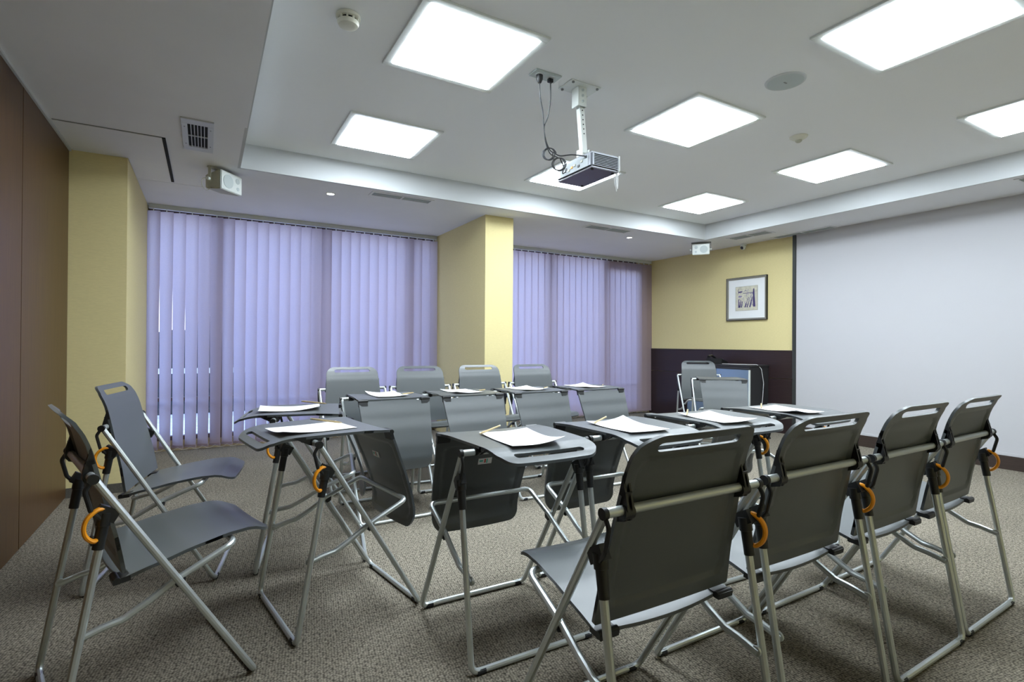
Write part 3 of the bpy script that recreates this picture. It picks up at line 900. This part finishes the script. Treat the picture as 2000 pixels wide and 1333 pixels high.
fp = fillet(full, [0.04, 0.04, 0.04, 0.04, 0.032, 0.032, 0.04, 0.04, 0.04, 0.04])
sup = MB().tube(fp, 0.0102)
for s in (-1, 1):
    sup.ring([(0.013, -0.003), (0.013, 0.003)], M=Matrix.Translation((s*xk, -0.022, 0.292)) @ Matrix.Rotation(math.pi/2, 4, 'Y'), seg=14)
UNIT['support'] = sup.mesh('seat_support', M_metal)
UNIT['cross_block'] = MB().prism([(-0.018, -0.006), (0.016, 0.004), (0.014, -0.020), (-0.006, -0.028)], (-0.009, 0.009), M=Matrix(((0,0,1,0),(1,0,0,0),(0,1,0,0),(0,0,0,1)))).mesh('pivot_block', M_black, bevel=0.002)
# orange release lever
lev = MB()
pts = smooth([(0.258, 0.030, 0.640), (0.266, 0.010, 0.641), (0.272, -0.012, 0.624), (0.274, -0.020, 0.600), (0.272, -0.015, 0.575), (0.266, 0.000, 0.558), (0.260, 0.010, 0.558)], 4)
lev.tube(pts, 0.0064, 8, flat=(1.35, 0.9, 1))
UNIT['lever'] = lev.mesh('lever', M_orange)

# moulded panels ------------------------------------------------------
def moulded(name, length, w0, w1, rc0, rc1, prof, dish, front, thick, rim, slot=None, s0=0.0, bow=0.0):
    """local x = width, y = from hinge outwards, z = normal; front = sign of the visible sitting face"""
    def hw_at(s): return lerp(w0, w1, s/length)
    # outline
    out = []
    def arc(cx, cy, r, a0, a1, n=7):
        return [(cx+r*math.cos(R(lerp(a0, a1, k/n))), cy+r*math.sin(R(lerp(a0, a1, k/n)))) for k in range(n+1)]
    out += arc(-w0+rc0, s0+rc0, rc0, 180, 270, 3)
    out += arc(w0-rc0, s0+rc0, rc0, 270, 360, 3)
    out += arc(w1-rc1, length-rc1, rc1, 0, 90, 8)
    out += arc(-w1+rc1, length-rc1, rc1, 90, 180, 8)
    # subdivide straight runs
    o2 = []
    for i, p in enumerate(out):
        q = out[(i+1) % len(out)]
        L_ = math.hypot(q[0]-p[0], q[1]-p[1])
        n = max(1, int(L_/0.025))
        for k in range(n):
            o2.append((lerp(p[0], q[0], k/n), lerp(p[1], q[1], k/n)))
    out = [(x, y-bow*max(0, 1-(x/w0)**2)*max(0, 1-(y-s0)/0.02)) for x, y in o2]
    hole = []
    if slot:
        cy, hl, hh_ = slot
        hole = arc(hl, cy, hh_, -90, 90, 6) + arc(-hl, cy, hh_, 90, 270, 6)
        h2 = []
        for i, p in enumerate(hole):
            q = hole[(i+1) % len(hole)]
            L_ = math.hypot(q[0]-p[0], q[1]-p[1])
            n = max(1, int(L_/0.025))
            for k in range(n):
                h2.append((lerp(p[0], q[0], k/n), lerp(p[1], q[1], k/n)))
        hole = h2
    def inside(x, y, poly):
        c_ = False
        for i in range(len(poly)):
            x1, y1 = poly[i]
            x2, y2 = poly[i-1]
            if (y1 > y) != (y2 > y) and x < (x2-x1)*(y-y1)/(y2-y1)+x1: c_ = not c_
        return c_
    def dist(x, y, poly):
        m = 9
        for i in range(len(poly)):
            x1, y1 = poly[i]
            x2, y2 = poly[i-1]
            dx, dy = x2-x1, y2-y1
            q = max(0, min(1, ((x-x1)*dx+(y-y1)*dy)/(dx*dx+dy*dy)))
            m = min(m, math.hypot(x-x1-q*dx, y-y1-q*dy))
        return m
    pts2 = [Vector(p) for p in out+hole]
    edges = [(i, (i+1) % len(out)) for i in range(len(out))] + [(len(out)+i, len(out)+(i+1) % len(hole)) for i in range(len(hole))]
    g = 0.012
    for dd in (0.030, 0.038):
        top = length-dd if not slot else slot[0]-slot[2]-dd*0.6
        bot = s0+dd*1.25
        ww0, ww1 = hw_at(bot)-dd, hw_at(top)-dd
        rr = 0.03
        cont = arc(-ww0+rr, bot+rr, rr, 180, 270, 5) + arc(ww0-rr, bot+rr, rr, 270, 360, 5) + arc(ww1-rr, top-rr, rr, 0, 90, 5) + arc(-ww1+rr, top-rr, rr, 90, 180, 5)
        c2_ = []
        for i, p in enumerate(cont):
            q = cont[(i+1) % len(cont)]
            n_ = max(1, int(math.hypot(q[0]-p[0], q[1]-p[1])/0.02))
            for k in range(n_):
                c2_.append((lerp(p[0], q[0], k/n_), lerp(p[1], q[1], k/n_)))
        b_ = len(pts2)
        pts2 += [Vector(p) for p in c2_]
        edges += [(b_+i, b_+(i+1) % len(c2_)) for i in range(len(c2_))]
        if dd == 0.030: cont_o = c2_
        else: cont_i = c2_
    nx, ny = int(max(w0, w1)*2/g)+1, int(length/g)+1
    for i in range(nx):
        for j in range(ny):
            x = -max(w0, w1)+(i+0.5)*g
            y = (j+0.5)*g
            if inside(x, y, out) and dist(x, y, out) > 0.005 and dist(x, y, cont_o) > 0.004 and dist(x, y, cont_i) > 0.004:
                if hole and (inside(x, y, hole) or dist(x, y, hole) < 0.005): continue
                pts2.append(Vector((x, y)))
    V_, E_, F_, *_r = delaunay_2d_cdt(pts2, edges, [], 0, 1e-5)
    def pz(s):
        for (a, za), (b, zb) in zip(prof[:-1], prof[1:]):
            if s <= b or (b, zb) == prof[-1]:
                q = max(0, min(1, (s-a)/(b-a)))
                q2 = q*q*(3-2*q)
                return lerp(za, zb, lerp(q, q2, 0.6))
    n = len(V_)
    front_v, back_v = [], []
    for v in V_:
        x, y = v.x, v.y
        z = pz(y) - front*dish*(1-min(1, (x/hw_at(y))**2))*math.sin(math.pi*min(1, max(0.0, y/length))**0.7 if dish_end else math.pi/2)
        if inside(x, y, cont_i): k = 1
        elif inside(x, y, cont_o): k = min(1, dist(x, y, cont_o)/0.0075)
        else: k = 0
        if dist(x, y, cont_i) < 1e-4: k = 1
        if dist(x, y, cont_o) < 1e-4: k = 0
        th = lerp(rim, thick, k)
        front_v.append((x, y, z))
        back_v.append((x, y, z - front*th))
    fs = []
    bnd = {}
    for f in F_:
        c_ = sum((V_[i] for i in f), Vector((0, 0)))/len(f)
        if not inside(c_.x, c_.y, out) or (hole and inside(c_.x, c_.y, hole)): continue
        fs.append(tuple(f))
        fs.append(tuple(n+i for i in reversed(f)))
        for a in range(len(f)):
            e = (f[a], f[(a+1) % len(f)])
            k = (min(e), max(e))
            bnd[k] = None if k in bnd else e
    for k, e in bnd.items():
        if e: fs.append((e[1], e[0], n+e[0], n+e[1]))
    return MB().add(front_v+back_v, fs).mesh(name, M_plastic, angle=50)
dish_end = False
back_prof = [(0.0, 0.004), (0.12, -0.001), (0.30, 0.0), (0.38, 0.001), (0.42, 0.007), (0.455, 0.016), (0.495, 0.036)]
UNIT['backpanel'] = moulded('backrest', 0.492, 0.236, 0.207, 0.006, 0.070, back_prof, 0.004, -1, 0.0045, 0.0100, slot=(0.456, 0.130, 0.0125), s0=0.010)
seat_prof = [(0.0, 0.0), (0.10, 0.009), (0.20, 0.019), (0.30, 0.023), (0.37, 0.018), (0.440, -0.010)]
UNIT['seatpanel'] = moulded('seat', 0.440, 0.232, 0.205, 0.006, 0.05, seat_prof, 0.010, 1, 0.005, 0.010, s0=0.012, bow=0.014)
# hinge blocks (in seat space and back space) and crossbar clips in back space
UNIT['hinge'] = {}
UNIT['clip'] = {}
for s in (-1, 1):
    h = MB()
    h.box((s*0.205-0.028, -0.012, -0.014), (s*0.205+0.028, 0.030, 0.001))
    h.ring([(0.0095, -0.030), (0.0095, 0.030)], M=Matrix.Translation((s*0.205, -0.002, -0.004)) @ Matrix.Rotation(math.pi/2, 4, 'Y'), seg=14)
    UNIT['hinge'][s] = h.mesh('hinge', M_black, bevel=0)
    k = MB()
    Mk = Matrix(((0,0,1,0),(1,0,0,0),(0,1,0,0),(0,0,0,1)))
    for xo in (-0.010, 0.004):
        k.prism([(0.270, 0.003), (0.385, 0.003), (0.325, 0.034), (0.305, 0.040), (0.287, 0.034)], (s*0.203+xo, s*0.203+xo+0.006), M=Mk)
    k.box((s*0.203-0.008, 0.272, 0.003), (s*0.203+0.008, 0.375, 0.009))
    k.ring([(0.0165, -0.015), (0.0165, 0.015)], M=Matrix.Translation((s*0.203, 0.304, 0.0235)) @ Matrix.Rotation(math.pi/2, 4, 'Y'), seg=18)
    k.box((s*0.203-0.010, 0.318, 0.003), (s*0.203+0.010, 0.352, 0.022))
    UNIT['clip'][s] = k.mesh('clip', M_black)
stk = MB()
stk.box((-0.032, -0.012, -0.0005), (0.032, 0.016, 0.0), 0)
stk.box((-0.004, -0.008, -0.0008), (0.004, 0.010, -0.0005), 1)
stk.box((0.006, -0.008, -0.0008), (0.012, 0.012, -0.0005), 2)
stk.box((-0.026, -0.004, -0.0008), (-0.010, 0.004, -0.0005), 2)
UNIT['sticker'] = stk.mesh('sticker', [M_paper, M_red, M_green], smooth=False)

def frame_parts(t, lever=True):
    for s in (-1, 1):
        link('leg', UNIT['front_leg', s], t)
        link('leg', UNIT['rear_leg', s], t)
        link('sleeve', UNIT['sleeve', s], t)
        link('arm', UNIT['arm', s], t)
        link('foot_pad', UNIT['pad', s], t, (s*(WF-0.034), FY, 0.0112))
        link('foot_pad', UNIT['pad', s], t, (s*(WB-0.034), BY, 0.0112))
        link('rivet', UNIT['rivet', s], t, (s*0.246, -0.022, 0.292))
        link('rivet', UNIT['rivet', s], t, (s*0.244, 0.206, 0.385))
        link('pivot_block', UNIT['cross_block'], t, (s*0.235, 0.214, 0.384))
    link('crossbar', UNIT['crossbar'], t)
    link('floor_bar', UNIT['floor_bar_f'], t)
    link('floor_bar', UNIT['floor_bar_b'], t)
    link('seat_support', UNIT['support'], t)
    if lever: tag(link('lever', UNIT['lever'], t), 'orange release lever')

def make_unit(kind, label, x, y, deg, group, lever=True, sticker=False):
    t = thing('folding_chair' if kind == 'c' else 'folding_table', label, 'chair' if kind == 'c' else 'table', (x, y, 0), R(deg), group)
    frame_parts(t, lever)
    if kind == 'c':
        b = link('backrest', UNIT['backpanel'], t, (0, 0.088, 0.430), (R(102.5), 0, 0))
        st = link('seat', UNIT['seatpanel'], t, (0, 0.062, 0.424), (R(6.0), 0, 0))
    else:
        b = link('tabletop', UNIT['backpanel'], t, (0, 0.308, 0.753), (R(180), 0, 0))
        st = link('seat', UNIT['seatpanel'], t, (0, 0.311, 0.738), (R(-73.5), 0, 0))
    for s in (-1, 1):
        link('clip', UNIT['clip'][s], b)
        link('hinge', UNIT['hinge'][s], st)
    if sticker:
        link('sticker', UNIT['sticker'], st, (0.0, 0.135, -0.0045), (R(2), 0, 0))
    return t

NC = 'folding chairs of the near row'
units = [
 ('c', 'folding chair with its back to the camera, nearest and leftmost of near row', 1.034, .902, -.5, NC),
 ('c', 'folding chair seen from behind, second from the left in near row', 1.622, .912, 0, NC),
 ('c', 'folding chair seen from behind, third from the left in near row', 2.196, .916, 0.8, NC),
 ('c', 'folding chair seen from behind, last at the right, before the screen', 2.747, .932, 1.6, NC),
 ('c', 'folding chair at the lower left corner, angled, its wide seat towards camera', -.333, 2.066, -74.6, 'folding chairs by the wood wall'),
 ('c', 'folding chair standing in front of the left yellow column', -.336, 3.106, -100.5, 'folding chairs by the wood wall'),
 ('t', 'grey folding table with handle slot towards the nearest chair, label under its seat', 1.024, 1.637, -.5, 'folding tables of the near row'),
 ('t', 'grey folding table second from the left in the near row', 1.590, 1.640, -1.2, 'folding tables of the near row'),
 ('t', 'grey folding table third from the left in the near row', 2.165, 1.660, -2.5, 'folding tables of the near row'),
 ('t', 'grey folding table at the right end of the near row', 2.765, 1.665, 0, 'folding tables of the near row'),
 ('t', 'folding table in front of the lower left chair, labelled seat hanging at its right', .322, 2.290, -81.1, 'folding tables of the left side'),
 ('t', 'folding table behind the left front one, its handle towards the column chair', .330, 2.978, -101.7, 'folding tables of the left side'),
 ('c', 'grey folding chair facing the camera, leftmost of the window row', 1.045, 4.376, 179.3, 'folding chairs of the window row'),
 ('c', 'grey folding chair facing the camera, second of the window row, left of the column', 1.617, 4.347, 177, 'folding chairs of the window row'),
 ('c', 'grey folding chair right in front of the middle yellow column', 2.208, 4.372, 179.2, 'folding chairs of the window row'),
 ('c', 'grey folding chair facing the camera, rightmost of the window row', 2.764, 4.331, 180.2, 'folding chairs of the window row'),
 ('t', 'folding table with hanging grey seat, leftmost of the window row', 1.046, 3.592, 180.8, 'folding tables of the window row'),
 ('t', 'folding table with hanging grey seat, second from left of the window row', 1.606, 3.592, 180.8, 'folding tables of the window row'),
 ('t', 'folding table with hanging grey seat, third from left of the window row', 2.168, 3.575, 179.2, 'folding tables of the window row'),
 ('t', 'folding table with hanging grey seat, rightmost of the window row', 2.730, 3.567, 179.2, 'folding tables of the window row'),
 ('c', 'single folding chair in front of the low black cabinet', 5.330, 4.50, 148, 'presenter folding furniture'),
 ('t', 'single folding table before the cabinet chair, beside the screen edge', 4.830, 3.829, 140, 'presenter folding furniture'),
]
for i, (k, lab, x, y, a, g) in enumerate(units):
    make_unit(k, lab, x, y, a, g, lever=(i < 12 and i not in (6, 7)), sticker=(i in (6, 10)))

# ------------------------------------------------------------------ papers and pencils
def paper_mesh(seed):
    rnd = random.Random(seed)
    n, m = 10, 8
    a, b = 0.148, 0.105
    c = [rnd.uniform(0.0, 0.012) for _ in range(4)]
    c[seed % 4] += 0.012
    vs = []
    for j in range(m+1):
        for i in range(n+1):
            u, v = i/n, j/m
            z = 0.0008
            for k, (cu, cv) in enumerate(((0, 0), (1, 0), (1, 1), (0, 1))):
                q = max(0, 1-math.hypot(u-cu, (v-cv)*0.8)/0.55)
                z += c[k]*q*q
            vs.append(((u*2-1)*a, (v*2-1)*b, z))
    N = len(vs)
    vs += [(x, y, z-0.0007) for x, y, z in vs]
    fs = []
    for j in range(m):
        for i in range(n):
            q = j*(n+1)+i
            fs.append((q, q+1, q+n+2, q+n+1))
            fs.append((N+q, N+q+n+1, N+q+n+2, N+q+1))
    rim_ = [i for i in range(n+1)] + [(j)*(n+1)+n for j in range(1, m+1)] + [m*(n+1)+i for i in range(n-1, -1, -1)] + [j*(n+1) for j in range(m-1, 0, -1)]
    for i, a_ in enumerate(rim_):
        b_ = rim_[(i+1) % len(rim_)]
        fs.append((a_, N+a_, N+b_, b_))
    return MB().add(vs, fs).mesh('paper_sheet', M_paper, angle=60)
PC_ = MB().tube([(-0.08, 0, 0), (0.066, 0, 0)], 0.0040, 6).mesh('barrel', M_pencil, smooth=False)
PT_ = MB().tube([(0.066, 0, 0), (0.084, 0, 0)], [0.0040, 0.0012], 6).mesh('cut_tip', M_pencil)
PL_ = MB().tube([(0.084, 0, 0), (0.089, 0, 0)], [0.0012, 0.0003], 6).mesh('lead', M_lead)
PE_ = MB().ring([(0.0043, -0.088), (0.0043, -0.080)], M=Matrix.Rotation(math.pi/2, 4, 'Y'), seg=8).mesh('eraser', M_ivory)
TT = 0.7535
sheets = [
 ('leftmost table of the near row', 1.015, 1.675, 86, (0.893, 1.773), (1.036, 1.871)),
 ('second table of the near row', 1.560, 1.695, 88, (1.455, 1.785), (1.585, 1.865)),
 ('third table of the near row', 2.125, 1.690, 84, (2.006, 1.764), (2.140, 1.875)),
 ('rightmost table of the near row', 2.720, 1.715, 84, (2.591, 1.769), (2.742, 1.873)),
 ('front table of the left side', .375, 2.262, 12, (0.50, 2.300), (0.405, 2.425)),
 ('rear table of the left side', .385, 2.975, -8, (0.575, 3.060), (0.485, 3.165)),
 ('leftmost table of the window row', 1.060, 3.500, 92, (1.235, 3.455), (1.120, 3.345)),
 ('second table of the window row', 1.615, 3.505, 90, (1.790, 3.460), (1.680, 3.345)),
 ('third table of the window row', 2.165, 3.485, 93, (2.335, 3.440), (2.225, 3.330)),
 ('rightmost table of the window row', 2.730, 3.480, 91, (2.900, 3.440), (2.790, 3.325)),
]
for i, (where, x, y, a, e0, e1) in enumerate(sheets):
    o = link('paper_sheet', paper_mesh(i), None, (x, y, TT), (0, 0, R(a)))
    tag(o, 'blank white paper sheet on the ' + where, 'paper', 'note paper on the tables')
    a_ = math.atan2(e0[1]-e1[1], e0[0]-e1[0])
    t = thing('pencil', 'wooden pencil lying by the paper on the ' + where, 'pencil', ((e0[0]+e1[0])/2, (e0[1]+e1[1])/2, TT+0.0125), a_, 'pencils on the tables')
    t.rotation_euler = (0, R(2), a_)
    link('barrel', PC_, t)
    link('cut_tip', PT_, t)
    link('lead', PL_, t)
    link('eraser', PE_, t)
